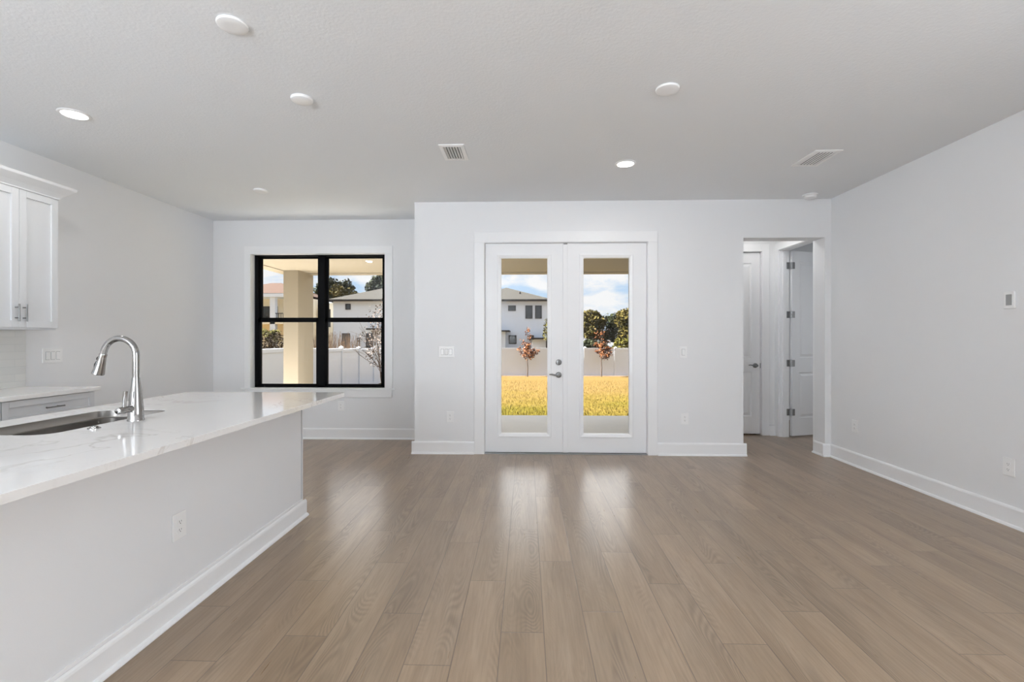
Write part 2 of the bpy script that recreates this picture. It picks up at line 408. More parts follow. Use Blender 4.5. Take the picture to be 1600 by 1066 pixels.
# baseboards: board with an eased top and a shoe moulding; profile (distance from wall, z)
def bb_prof(hb=0.145):
    return [(0, 0), (.032, 0), (.032, .006), (.027, .016), (.016, .021), (.016, hb - .018), (.013, hb - .008), (.007, hb), (0, hb)]
def baseboard_runs(name, runs, label, hb=0.145):
    mb = MB()
    for kind, fixed, sgn, a, b2 in runs:  # kind 'x': runs along x at y=fixed; 'y': runs along y at x=fixed
        pr = [(fixed + sgn * d, z) for d, z in bb_prof(hb)]
        mb.prism(pr, a, b2, 'yz' if kind == 'x' else 'xz')
    return struct(name, mb, M['trim'], label, 'baseboard')
baseboard_runs('baseboard_back_left', [('x', YA, -1, RET - .032, -.606)], 'white baseboard on the back wall left of the patio doors')
baseboard_runs('baseboard_back_right', [('x', YA, -1, 1.503, OX0 + .032), ('y', OX0, 1, YA - .0, 5.725)], 'white baseboard between patio doors and hall opening')
baseboard_runs('baseboard_right', [('y', XR, -1, YR, YA), ('x', YA, -1, OX1 - .032, XR - .016), ('y', OX1, -1, YA, 5.725)], 'white baseboard along the right wall')
baseboard_runs('baseboard_alcove', [('x', YB, -1, XL, RET - .03), ('y', RET, -1, YA, YB)], 'white baseboard under the black window')
baseboard_runs('baseboard_left', [('y', XL, 1, 3.90, YB)], 'white baseboard on the left wall past the cabinets')
baseboard_runs('baseboard_hall', [('x', HY1, -1, 3.362, XR)], 'short white baseboard beside the closed hall door')

# ------------------------------------------------------------------ door panels helper (two raised panels facing -y, local frame)
def panel_leaf(w_, h_, th, panels):
    """leaf in x 0..w_, y 0..th, z 0..h_; panels recessed in both faces"""
    mb = MB()
    xs = panels[0][0], panels[0][1]
    mb.box(0, xs[0], 0, th, 0, h_); mb.box(xs[1], w_, 0, th, 0, h_)
    zs = [0] + [z for q in panels for z in (q[2], q[3])] + [h_]
    for k in range(0, len(zs), 2): mb.box(xs[0], xs[1], 0, th, zs[k], zs[k + 1])
    for (x0, x1, z0, z1) in panels:
        for sgn, y0 in ((1, 0.0), (-1, th)):
            d1, d2, e1, e2 = .010 * sgn, .003 * sgn, .022, .05
            def ring(e, d): return [(x0 + e, y0 + d, z0 + e), (x1 - e, y0 + d, z0 + e), (x1 - e, y0 + d, z1 - e), (x0 + e, y0 + d, z1 - e)]
            mb.rings([ring(0, 0), ring(.008, d1), ring(e1, d1), ring(e2, d2)], False, True)
    return mb
def lever(mb_base, parent, pos, facing, to, material=None):
    """rosette + lever: facing = unit normal out of the door, to = unit vector the lever points along"""
    material = material or M['brushed']
    p_ = Vector(pos); n = Vector(facing); d = Vector(to)
    h = MB().lathe(p_, n, [(.034, 0), (.034, .006), (.029, .012), (.014, .014), (.012, .045), (.018, .048), (.018, .058), (.010, .062)], 28).build('lever_handle', material, parent, smooth=True)
    z = Vector((0, 0, 1))
    q = p_ + n * .052
    MB().tube([q, q + d * .03 - z * .002, q + d * .055 + z * .004, q + d * .085 + z * .010, q + d * .112 + z * .008], [.010, .009, .0085, .008, .006], 12).build('lever_arm', material, h, smooth=True)
    return h

# ------------------------------------------------------------------ patio doors (door_1)
YD = YA + .035
d1 = thing('door_1', (0.453, YA, 0), 'white double patio door with two full glass leaves', 'door', kind='structure')
cs = MB()
cs.box(-.606, DX0, YA - .018, YA, 0, DZ).box(DX1, 1.503, YA - .018, YA, 0, DZ).box(-.606, 1.503, YA - .018, YA, DZ, 2.577)
cs.build('casing', M['trim'], d1, bevel=.003)
jm = MB().box(DX0 - .02, DX0 + .003, YA - .001, 5.725, 0, DZ).box(DX1 - .003, DX1 + .02, YA - .001, 5.725, 0, DZ).box(DX0, DX1, YA - .001, 5.725, DZ - .003, DZ + .02)
jm.build('jamb', M['trim'], d1)
MB().box(DX0, DX1, YA - .005, 5.74, -.03, .012).build('threshold', M['hinge'], d1, bevel=.002)
def glass_leaf(x0, x1, g0, g1, gz0, gz1, label):
    lf = MB()
    y0, y1 = YD, YD + .045
    z0, z1 = .016, DZ - .006
    lf.box(x0, g0, y0, y1, z0, z1).box(g1, x1, y0, y1, z0, z1).box(g0, g1, y0, y1, z0, gz0).box(g0, g1, y0, y1, gz1, z1)
    o = lf.build('leaf', M['door'], d1)
    o['label'] = label
    # raised lite frame: sloping out from the glass
    fr_ = MB()
    for ya, yb in ((y0, -1), (y1, 1)):
        def ring(e, d): return [(g0 - e, ya + yb * d, gz0 - e), (g1 + e, ya + yb * d, gz0 - e), (g1 + e, ya + yb * d, gz1 + e), (g0 - e, ya + yb * d, gz1 + e)]
        fr_.rings([ring(.042, 0), ring(.040, .011), ring(.030, .013), ring(.008, .006), ring(-.004, .001), ring(-.004, -.021)], False, False)
    fr_.build('lite_frame', M['trim'], o)
    MB().box(g0 - .003, g1 + .003, y0 + .019, y0 + .025, gz0 - .003, gz1 + .003).build('glass_pane', M['glass'], o)
    return o
LL = glass_leaf(-.481, .425, -.297, .248, .232, 2.28, 'left door leaf with the lever and deadbolt')
RL = glass_leaf(.478, 1.387, .658, 1.194, .230, 2.28, 'right door leaf without a handle')
MB().box(.425, .4775, YD - .012, YD + .03, .016, DZ - .006).build('astragal', M['door'], d1, bevel=.003)
MB().box(.43, .475, YD - .014, YD, DZ - .022, DZ - .006).build('flush_bolt', M['hinge'], d1, bevel=.002)
lever(None, LL, (.375, YD, .918), (0, -1, 0), (-1, 0, 0), M['pull'])
db = MB().lathe((.376, YD, 1.065), (0, -1, 0), [(.033, 0), (.033, .008), (.028, .014), (.012, .016), (.012, .019)], 28).build('deadbolt', M['pull'], LL, smooth=True)
MB().box(.3725, .3795, YD - .034, YD - .015, 1.047, 1.083).build('thumb_turn', M['pull'], db, bevel=.002)

# ------------------------------------------------------------------ window (window_1)
w1 = thing('window_1', (-2.79, YB, WZ0), 'black framed double sash window with white casing', 'window', kind='structure')
MB().box(-3.785, WX0, YB - .018, YB, .68, WZ1).box(WX1, -1.777, YB - .018, YB, .68, WZ1).box(-3.785, -1.777, YB - .018, YB, WZ1, 2.578).build('casing', M['trim'], w1, bevel=.003)
MB().box(WX0 - .015, WX0 + .002, YB, 6.5, .66, WZ1).box(WX1 - .002, WX1 + .015, YB, 6.5, .66, WZ1).box(WX0, WX1, YB, 6.5, WZ1 - .002, WZ1 + .015).build('jamb', M['trim'], w1)
MB().box(-3.825, -1.755, YB - .035, YB - .0, .655, .68).box(WX0, WX1, YB, 6.42, .655, .68).build('sill', M['trim'], w1, bevel=.004)
MB().box(-3.775, -1.79, YB - .018, YB, .557, .655).build('apron', M['trim'], w1, bevel=.003)
def sash_unit(x0, x1):
    yf = 6.385
    fr_ = MB().box(x0, x0 + .045, yf, yf + .09, .68, 2.476).box(x1 - .045, x1, yf, yf + .09, .68, 2.476).box(x0, x1, yf, yf + .09, .68, .70).box(x0, x1, yf, yf + .09, 2.458, 2.476)
    o = fr_.build('window_frame', M['black_frame'], w1)
    a, b2 = x0 + .045, x1 - .045
    up = MB().box(a, a + .028, yf + .05, yf + .08, 1.595, 2.458).box(b2 - .028, b2, yf + .05, yf + .08, 1.595, 2.458).box(a, b2, yf + .05, yf + .08, 2.436, 2.458).box(a, b2, yf + .05, yf + .08, 1.575, 1.628)
    u = up.build('upper_sash', M['black_frame'], o)
    MB().box(a + .02, b2 - .02, yf + .063, yf + .068, 1.61, 2.45).build('upper_pane', M['glass'], u)
    lo = MB().box(a, a + .034, yf + .012, yf + .045, .70, 1.618).box(b2 - .034, b2, yf + .012, yf + .045, .70, 1.618).box(a, b2, yf + .012, yf + .045, .70, .725).box(a, b2, yf + .012, yf + .045, 1.565, 1.618)
    l = lo.build('lower_sash', M['black_frame'], o)
    MB().box(a + .02, b2 - .02, yf + .026, yf + .031, .71, 1.59).build('lower_pane', M['glass'], l)
sash_unit(-3.698, -2.777); sash_unit(-2.777, -1.886)

# ------------------------------------------------------------------ hall doors
d2 = thing('door_2', (2.86, HY1, 0), 'closed white two panel door on the far hall wall', 'door', kind='structure')
MB().box(3.262, 3.362, HY1 - .018, HY1, 0, 2.65).box(HX0, 3.262, HY1 - .018, HY1, 2.55, 2.65).build('casing', M['trim'], d2, bevel=.003)
MB().box(3.258, 3.275, HY1, 6.84, 0, 2.56).box(HX0, 3.262, HY1, 6.84, 2.546, 2.56).box(HX0, 3.258, 6.79, 6.84, 2.52, 2.546).box(3.235, 3.258, 6.79, 6.84, 0, 2.546).build('jamb', M['trim'], d2)
lw = 3.252 - HX0 - .004
o = panel_leaf(lw, 2.522, .04, [(.115, lw - .115, .24, .86), (.115, lw - .115, 1.06, 2.375)])
lf2 = o.build('leaf', M['door']); lf2.location = (HX0 + .004, HY1 + .022, .018); attach(lf2, d2)
lever(None, lf2, (3.185, HY1 + .022, .967), (0, -1, 0), (-1, 0, 0), M['pull'])
MB().box(3.253, 3.2575, HY1 + .016, HY1 + .04, .93, 1.00).build('latch_plate', M['slot'], d2)

d3 = thing('door_3', (3.52, 6.23, 0), 'open white two panel hall door showing four dark hinges', 'door', kind='structure')
MB().box(XR - .018, XR, 6.62, HY1 - .001, 0, 2.55).box(XR - .018, XR, 5.74, 5.84, 0, 2.55).box(XR - .018, XR, 5.74, HY1 - .001, 2.55, 2.65).build('casing', M['trim'], d3, bevel=.003)
MB().box(XR - .002, 3.58, 6.612, 6.63, 0, 2.55).box(XR - .002, 3.58, 5.83, 5.845, 0, 2.55).box(XR - .002, 3.58, 5.84, 6.62, 2.542, 2.56).box(3.49, 3.53, 6.598, 6.612, 0, 2.54).build('jamb', M['trim'], d3)
lf3 = panel_leaf(.75, 2.515, .04, [(.115, .635, .24, .86), (.115, .635, 1.06, 2.375)]).build('leaf', M['door'])
lf3.location = (3.612, 6.592, .018); lf3.rotation_euler = (0, 0, R(17)); attach(lf3, d3)
for hz in (.339, 1.006, 1.668, 2.336):
    hb = MB().lathe((3.588, 6.600, hz - .045), (0, 0, 1), [(.007, 0), (.007, .09)], 12)
    hb.box(3.548, 3.586, 6.606, 6.613, hz - .045, hz + .045)
    hb.add([(3.592, 6.597, hz - .045), (3.612, 6.5885, hz - .045), (3.652, 6.6005, hz - .045), (3.650, 6.606, hz - .045),
            (3.592, 6.597, hz + .045), (3.612, 6.5885, hz + .045), (3.652, 6.6005, hz + .045), (3.650, 6.606, hz + .045)],
           [(0, 3, 2, 1), (4, 5, 6, 7), (0, 1, 5, 4), (1, 2, 6, 5), (2, 3, 7, 6), (3, 0, 4, 7)])
    hg = hb.build('hinge', M['hinge'], d3)

# ------------------------------------------------------------------ electrical plates (built facing -y at the origin, then turned)
def place(o, loc, rz): o.location = loc; o.rotation_euler = (0, 0, rz)
def make_outlet(label, loc, rz):
    o = thing('outlet', (0, 0, 0), label, 'outlet', 'duplex wall outlets')
    MB().box(-.043, .043, -.008, 0, -.064, .064).build('plate', M['plastic'], o, bevel=.003)
    for s_ in (-1, 1):
        zc = s_ * .0195
        prof = []
        for k in range(24):
            a = 2 * math.pi * k / 24
            prof.append((.0172 * math.cos(a), zc + max(-.0135, min(.0135, .0172 * math.sin(a)))))
        r_ = MB().prism([(x, z) for x, z in prof], -.0105, -.007, 'xz').build('receptacle', M['plastic'], o)
        MB().box(-.0075, -.0052, -.0109, -.0104, zc - .002, zc + .007).box(.0052, .0075, -.0109, -.0104, zc - .001, zc + .006).lathe((0, -.0104, zc - .0075), (0, -1, 0), [(.0026, 0), (.0026, .0005)], 10).build('slot', M['slot'], r_)
    MB().lathe((0, -.008, 0), (0, -1, 0), [(.0032, 0), (.0032, .0012), (.002, .0018)], 12).build('screw', M['plastic'], o)
    place(o, loc, rz); return o
make_outlet('white duplex outlet on the side of the kitchen island', (-1.6795, 2.252, .434), R(90))
make_outlet('white duplex outlet on the back wall left of the patio doors', (-.886, YA, .429), 0)
make_outlet('white duplex outlet on the back wall right of the patio doors', (1.814, YA, .422), 0)
make_outlet('white duplex outlet under the black window', (-2.475, YB, .441), 0)
make_outlet('white duplex outlet on the right wall near the hall corner', (XR, 5.124, .417), R(-90))
make_outlet('white duplex outlet on the right wall closest to the viewer', (XR, 3.522, .419), R(-90))
def make_switch(n, label, loc, rz):
    o = thing('light_switch', (0, 0, 0), label, 'light switch', 'rocker wall switches')
    w2 = .043 + .0233 * (n - 1)
    MB().box(-w2, w2, -.008, 0, -.064, .064).build('plate', M['plastic'], o, bevel=.003)
    for k in range(n):
        x = (k - (n - 1) / 2) * .0466
        MB().box(x - .0185, x + .0185, -.0083, -.0079, -.0355, .0355).build('recess', M['slot'], o)
        s_ = 1 if k % 2 == 0 else -1
        MB().hull8([(x - .0165, -.0125 - .003 * s_, -.0335), (x + .0165, -.0125 - .003 * s_, -.0335), (x + .0165, -.006, -.0335), (x - .0165, -.006, -.0335),
                    (x - .0165, -.0125 + .003 * s_, .0335), (x + .0165, -.0125 + .003 * s_, .0335), (x + .0165, -.006, .0335), (x - .0165, -.006, .0335)]).build('rocker', M['plastic'], o)
    place(o, loc, rz); return o
make_switch(3, 'white three gang rocker switch on the left wall beside the backsplash', (XL, 4.117, 1.188), R(90))
make_switch(3, 'white three gang rocker switch on the back wall left of the patio doors', (-.929, YA, 1.186), 0)
make_switch(1, 'white single rocker switch on the back wall right of the patio doors', (1.797, YA, 1.185), 0)
kp = thing('wall_control', (0, 0, 0), 'white wall control plate with grey insert high on the right wall', 'wall control')
MB().box(-.038, .038, -.016, 0, -.062, .062).build('plate', M['plastic'], kp, bevel=.004)
MB().box(-.020, .022, -.0175, -.0155, -.038, .040).build('insert', M['grey_insert'], kp, bevel=.001)
place(kp, (XR, 3.512, 1.614), R(-90))

# ------------------------------------------------------------------ ceiling fittings
def disc(name, loc, r, th, label, cat, group=None):
    mb = MB().lathe(loc, (0, 0, -1), [(r * .97, 0), (r, .003), (r, th * .45), (r * .96, th * .8), (r * .86, th), (r * .5, th * 1.12), (.004, th * 1.16)], 40)
    o = mb.build(name, M['plastic'], smooth=True, loc=loc); return tag(o, label, cat, group)
disc('ceiling_cover', (-1.487, 2.371, H), .074, .014, 'round white ceiling cover above the island closest to the viewer', 'ceiling cover', 'round blank ceiling covers')
disc('ceiling_cover', (-1.487, 3.117, H), .070, .020, 'round white ceiling cover above the far end of the island', 'ceiling cover', 'round blank ceiling covers')
disc('ceiling_cover', (.897, 3.062, H), .074, .016, 'round white ceiling cover over the open living area', 'ceiling cover', 'round blank ceiling covers')
disc('ceiling_cover', (-2.843, 5.016, H), .070, .020, 'round white ceiling cover over the dining alcove', 'ceiling cover', 'round blank ceiling covers')
sd = thing('smoke_detector', (3.13, 5.36, H), 'white smoke detector on the ceiling near the hall opening', 'smoke detector')
MB().lathe((3.13, 5.36, H), (0, 0, -1), [(.075, 0), (.075, .010), (.070, .012)], 32).build('base', M['plastic'], sd, smooth=True)
MB().lathe((3.13, 5.36, H - .012), (0, 0, -1), [(.060, 0), (.062, .006), (.058, .024), (.040, .032), (.004, .034)], 32).build('cover', M['plastic'], sd, smooth=True)
def downlight(loc, label, power, group='lit recessed lights'):
    x, y, z = loc
    o = thing('recessed_light', loc, label, 'recessed light', group)
    MB().lathe(loc, (0, 0, -1), [(.095, 0), (.095, .003), (.088, .008), (.076, .008), (.074, .004)], 40, True, False).build('trim_ring', M['plastic'], o, smooth=True)
    MB().lathe((x, y, z - .0035), (0, 0, -1), [(.0755, 0), (.0755, .001)], 40).build('lens', M['lamp'], o)
    if power:
        a = area_light('lamp_glow', (x, y, z - .010), (0, 0, 0), .14, .14, power, (1.0, .98, .95), 'DISK')
        attach(a, o)
    return o
downlight((-3.203, 3.285, H), 'lit recessed ceiling light near the upper cabinet', 7)
downlight((.900, 4.362, H), 'lit recessed ceiling light in front of the patio doors', 7)
hl = downlight((2.95, 6.2, H), 'added unseen recessed light that brightens the hall behind the opening', 4, 'lit recessed lights')  # lamp added out of view to light the hall
def vent(x0, x1, y0, y1, label, lean):
    o = thing('ceiling_vent', ((x0 + x1) / 2, (y0 + y1) / 2, H), label, 'ceiling vent', 'white slatted ceiling vents')
    e = .035
    def ring(a, z): return [(x0 + a, y0 + a, H - z), (x1 - a, y0 + a, H - z), (x1 - a, y1 - a, H - z), (x0 + a, y1 - a, H - z)]
    MB().rings([ring(0, 0), ring(.001, .006), ring(e - .006, .011), ring(e, .009), ring(e, .001)], False, False).build('frame', M['plastic'], o)
    MB().box(x0 + e, x1 - e, y0 + e, y1 - e, H - .0012, H - .0004).build('shade_sheet', M['vent_dark'], o)  # flat dark sheet on the ceiling, painted as shade behind the slats
    n = 6; wv = (x1 - x0 - 2 * e) / n
    for k in range(n):
        cx = x0 + e + wv * (k + .5)
        dx, dz = wv * .27, .0055
        MB().hull8([(cx - dx, y0 + e, H - .006 - lean * dz - .001), (cx + dx, y0 + e, H - .006 + lean * dz - .001), (cx + dx, y1 - e, H - .006 + lean * dz - .001), (cx - dx, y1 - e, H - .006 - lean * dz - .001),
                    (cx - dx, y0 + e, H - .006 - lean * dz + .001), (cx + dx, y0 + e, H - .006 + lean * dz + .001), (cx + dx, y1 - e, H - .006 + lean * dz + .001), (cx - dx, y1 - e, H - .006 - lean * dz + .001)]).build('slat', M['plastic'], o)
vent(-.722, -.512, 3.885, 4.225, 'white ceiling vent above the left of the patio doors', 1)
vent(2.435, 2.668, 4.095, 4.470, 'white ceiling vent near the right wall', -.15)

# ------------------------------------------------------------------ kitchen cabinets on the left wall
def shaker(x, th, y0, y1, z0, z1, rail, rec=.012):
    """shaker front facing +x: back at x, front at x+th"""
    mb = MB()
    mb.box(x, x + th, y0, y0 + rail, z0, z1).box(x, x + th, y1 - rail, y1, z0, z1).box(x, x + th, y0 + rail, y1 - rail, z0, z0 + rail).box(x, x + th, y0 + rail, y1 - rail, z1 - rail, z1)
    mb.box(x, x + th - rec, y0 + rail - .002, y1 - rail + .002, z0 + rail - .002, z1 - rail + .002)
    return mb
def bar_pull(parent, p0, p1, out, name='handle'):
    p0, p1, out = Vector(p0), Vector(p1), Vector(out); d = (p1 - p0).normalized()
    mb = MB().tube([p0 + out * .032, p1 + out * .032], .0055, 14)
    L_ = (p1 - p0).length
    for q in (p0 + d * L_ * .2, p1 - d * L_ * .2): mb.tube([q, q + out * .032], .0045, 10)
    return mb.build(name, M['pull'], parent, smooth=True)
def upper_cabinet(y0, y1, label, end):
    o = thing('upper_cabinet', (XL, (y0 + y1) / 2, 1.42), label, 'cabinet', 'upper kitchen cabinets')
    MB().box(XL + .003, -3.90, y0, y1, 1.42, 2.50).build('body', M['cabinet'], o)
    MB().box(XL + .003, -3.902, y0 + .001, y1 - .001, 1.408, 1.42).build('bottom_panel', M['cabinet'], o)
    ym = (y0 + y1) / 2
    for a, b2, hy in ((y0 + .002, ym - .0015, ym - .028), (ym + .0015, y1 - .002, ym + .028)):
        dr = shaker(-3.899, .02, a, b2, 1.424, 2.486, .052).build('door', M['cabinet'], o, bevel=.0012)
        bar_pull(dr, (-3.879, hy, 1.470), (-3.879, hy, 1.604), (1, 0, 0))
    # crown: coved profile, mitred return at the end
    pr = [(0, 2.488), (.006, 2.488), (.008, 2.500), (.018, 2.513), (.034, 2.531), (.058, 2.553), (.080, 2.574), (.084, 2.586), (.086, 2.594), (0, 2.594)]
    cr = MB()
    xb, yb = -3.88, y1
    e = 1 if end else 0
    ra = [(xb + d, y0, z) for d, z in pr]; rb = [(xb + d, yb + d * e, z) for d, z in pr]
    rl = [ra, rb] + ([[(XL + .003, yb + d, z) for d, z in pr]] if end else [])
    n = len(pr)
    vs = [p_ for r_ in rl for p_ in r_]; fs = []
    for k in range(len(rl) - 1):
        for i in range(n):
            j = (i + 1) % n; fs.append((k * n + i, k * n + j, (k + 1) * n + j, (k + 1) * n + i))
    fs.append(tuple(range(n))); fs.append(tuple((len(rl) - 1) * n + i for i in range(n)))
    cr.add(vs, fs); cr.box(XL + .003, xb + .001, y0, yb, 2.50, 2.594)
    cr.build('crown', M['cabinet'], o)
    return o
upper_cabinet(3.228, 3.838, 'pale grey upper cabinet with two shaker doors at the left edge', True)
upper_cabinet(2.616, 3.226, 'pale grey upper cabinet second from the end of the run', False)
def base_cabinet(y0, y1, label):
    o = thing('base_cabinet', (XL, (y0 + y1) / 2, 0), label, 'cabinet', 'base kitchen cabinets')
    MB().box(XL + .003, -3.622, y0, y1, .10, .905).box(XL + .003, -3.69, y0, y1, 0, .10).build('body', M['cabinet'], o)
    dr = shaker(-3.621, .02, y0 + .003, y1 - .003, .742, .898, .045).build('drawer', M['cabinet'], o, bevel=.0012)
    ym = (y0 + y1) / 2
    bar_pull(dr, (-3.608, ym - .070, .822), (-3.608, ym + .070, .822), (1, 0, 0))
    for a, b2, hy in ((y0 + .003, ym - .0015, ym - .03), (ym + .0015, y1 - .003, ym + .03)):
        q = shaker(-3.621, .02, a, b2, .104, .738, .055).build('door', M['cabinet'], o, bevel=.0012)
        bar_pull(q, (-3.601, hy, .56), (-3.601, hy, .69), (1, 0, 0))
base_cabinet(3.165, 3.874, 'pale grey base cabinet with a shaker drawer at the end of the run')
base_cabinet(2.455, 3.163, 'pale grey base cabinet second from the end of the run')
tag(MB().box(XL + .003, -3.575, 2.455, 3.904, .905, .937).build('countertop', M['quartz'], bevel=.003), 'white quartz countertop on the base cabinets along the left wall', 'countertop')
tag(MB().box(XL + .001, XL + .010, 2.455, 3.885, .937, 1.408).build('backsplash', M['tile'], bevel=.001), 'pale glazed tile backsplash under the upper cabinets', 'backsplash')

# ------------------------------------------------------------------ island
IX0, IX1, IY0, IY1 = -2.62, -1.68, 1.10, 3.507
isl = thing('kitchen_island', (-2.15, 2.3, 0), 'long white kitchen island base with baseboard', 'kitchen island')
MB().box(IX0 + .06, IX1, IY0, IY1, 0, .10).box(IX0, IX0 + .02, IY0, IY1, .10, .884).box(IX1 - .02, IX1, IY0, IY1, .10, .884).box(IX0 + .02, IX1 - .02, IY1 - .02, IY1, .10, .884).box(IX0 + .02, IX1 - .02, IY0, IY0 + .02, .10, .884).box(IX0 + .02, IX1 - .02, IY0 + .02, IY1 - .02, .10, .12).build('body', M['island'], isl)
MB().box(IX0, IX1 + .001, IY1 + .020, IY1 + .030, 0, .884).build('end_panel', M['island'], isl, bevel=.0015)
ib = MB()
prx = [(IX1 + d * 1.0, z * 1.0) for d, z in bb_prof(.122)]
ib.prism(prx, IY0 - .03, IY1 + .030 + .032, 'xz')
ib.prism([(IY1 + .030 + d, z) for d, z in bb_prof(.122)], IX0, IX1, 'yz')
ib.build('baseboard', M['trim'], isl)
MB().box(IX1, IX1 + .006, IY0, IY1 + .012, .122, .140).build('base_cap', M['trim'], isl, bevel=.002)
# countertop slab with the sink cutout
CX0, CX1, CY0, CY1 = -2.70, -1.425, .98, 3.73
SX0, SX1, SY0, SY1 = -2.515, -2.105, 2.02, 2.775
def slab_with_hole(outer, inner, z0, z1):
    bm = bmesh.new()
    for z in (z0, z1):
        ls = []
        for pts in (outer, inner):
            vs = [bm.verts.new((x, y, z)) for x, y in pts]
            ls += [bm.edges.new((vs[i], vs[(i + 1) % len(vs)])) for i in range(len(vs))]
        bmesh.ops.triangle_fill(bm, use_beauty=True, edges=ls)
    mb = MB(); bm.verts.index_update()
    mb.v = [tuple(v.co) for v in bm.verts]; mb.f = [tuple(v.index for v in f_.verts) for f_ in bm.faces]; bm.free()
    for pts in (outer, inner):
        n = len(pts)
        mb.add([(x, y, z0) for x, y in pts] + [(x, y, z1) for x, y in pts], [(i, (i + 1) % n, n + (i + 1) % n, n + i) for i in range(n)])
    return mb
outer = rrect(CX0, CX1, CY0, CY1, .045, 6)
inner = rrect(SX0, SX1, SY0, SY1, .085, 8)
tp = slab_with_hole(outer, inner, .884, .914)
# soften the top edge: thin chamfer ring
tops = tp.build('countertop', M['quartz'])
bmm = bmesh.new(); bmm.from_mesh(tops.data); bmesh.ops.remove_doubles(bmm, verts=bmm.verts, dist=1e-5); bmesh.ops.recalc_face_normals(bmm, faces=bmm.faces); bmm.to_mesh(tops.data); bmm.free()
bv = tops.modifiers.new('bevel', 'BEVEL'); bv.width = .004; bv.segments = 3; bv.limit_method = 'ANGLE'; bv.angle_limit = R(60)
tag(tops, 'white veined quartz countertop on the kitchen island', 'countertop')
# undermount sink
sk = thing('sink', (-2.31, 2.4, .70), 'stainless steel sink set into the island countertop', 'sink')
def rr3(e, r, z): return [(x, y, z) for x, y in rrect(SX0 + e, SX1 - e, SY0 + e, SY1 - e, max(r, .01), 8)]
MB().rings([rr3(.001, .084, .911), rr3(.002, .083, .875), rr3(.006, .080, .870), rr3(.020, .068, .868)], False, False).build('rim', M['steel_sink'], sk, smooth=True)
MB().rings([rr3(.020, .068, .868), rr3(.021, .068, .72), rr3(.030, .060, .69), rr3(.055, .045, .675), rr3(.12, .02, .672)], False, True).build('basin', M['steel_sink'], sk, smooth=True)
dr_ = MB().lathe((-2.31, 2.40, .673), (0, 0, 1), [(.045, 0), (.045, .003), (.036, .004), (.030, .001)], 28).build('drain', M['brushed'], sk, smooth=True)
# faucet
FX, FY, FZ = -2.022, 2.41, .914
fa = thing('faucet', (FX, FY, FZ), 'polished nickel pull down faucet beside the island sink', 'faucet')
MB().lathe((FX, FY, FZ), (0, 0, 1), [(.037, 0), (.037, .004), (.0345, .008), (.0335, .06), (.027, .13), (.0205, .19), (.0172, .222)], 36).build('body', M['chrome'], fa, smooth=True)
Rr = .086; cx = FX - Rr; cz = FZ + .338
arc = [(FX, FY, FZ + .215), (FX, FY, FZ + .26), (FX, FY, FZ + .30)] + [(cx + Rr * math.cos(R(a)), FY, cz + Rr * math.sin(R(a))) for a in range(0, 166, 7)]
ex_, ez_ = cx + Rr * math.cos(R(165)), cz + Rr * math.sin(R(165))
dx_, dz_ = math.cos(R(255)), math.sin(R(255))
arc.append((ex_ + dx_ * .02, FY, ez_ + dz_ * .02))
MB().tube(arc, .0155, 22).build('spout', M['chrome'], fa, smooth=True)
s0 = Vector((ex_ + dx_ * .016, FY, ez_ + dz_ * .016)); sdv = Vector((dx_, 0, dz_))
sh = MB().lathe(s0, sdv, [(.0165, 0), (.0175, .004), (.0172, .02), (.021, .06), (.0265, .10), (.0275, .108), (.0255, .111), (.020, .108)], 30).build('spray_head', M['chrome'], fa, smooth=True)
sb_n = Vector((dz_, 0, -dx_))
if sb_n.x > 0: sb_n = -sb_n
for k, (q0, q1) in enumerate(((.022, .040), (.046, .082))):
    pts = [s0 + sdv * q0 + sb_n * (.019 + .09 * (q0 - .02)), s0 + sdv * ((q0 + q1) / 2) + sb_n * (.0215 + .09 * ((q0 + q1) / 2 - .02)), s0 + sdv * q1 + sb_n * (.0195 + .09 * (q1 - .02))]
    MB().tube(pts, [.005, .0065, .005], 12).build('spray_button', M['rubber'], sh, smooth=True)
vl = MB().lathe((FX, FY - .015, FZ + .064), (0, -1, 0), [(.0165, 0), (.0165, .038), (.0150, .039), (.0150, .041), (.0172, .042), (.0172, .088), (.0150, .096), (.006, .099)], 28).build('valve', M['chrome'], fa, smooth=True)
MB().tube([(FX, FY - .072, FZ + .072), (FX + .002, FY - .073, FZ + .105), (FX + .006, FY - .070, FZ + .158)], [.0085, .0085, .0095], 14).build('lever', M['chrome'], fa, smooth=True)
# air switch button beside the sink
ab = thing('air_switch', (-2.035, 2.185, FZ), 'small chrome button on the countertop beside the sink', 'button')
MB().lathe((-2.035, 2.185, FZ), (0, 0, 1), [(.026, 0), (.026, .003), (.022, .005), (.017, .005)], 28).build('collar', M['chrome'], ab, smooth=True)
MB().lathe((-2.035, 2.185, FZ + .004), (0, 0, 1), [(.016, 0), (.016, .006), (.012, .008)], 24).build('plunger', M['chrome'], ab, smooth=True)

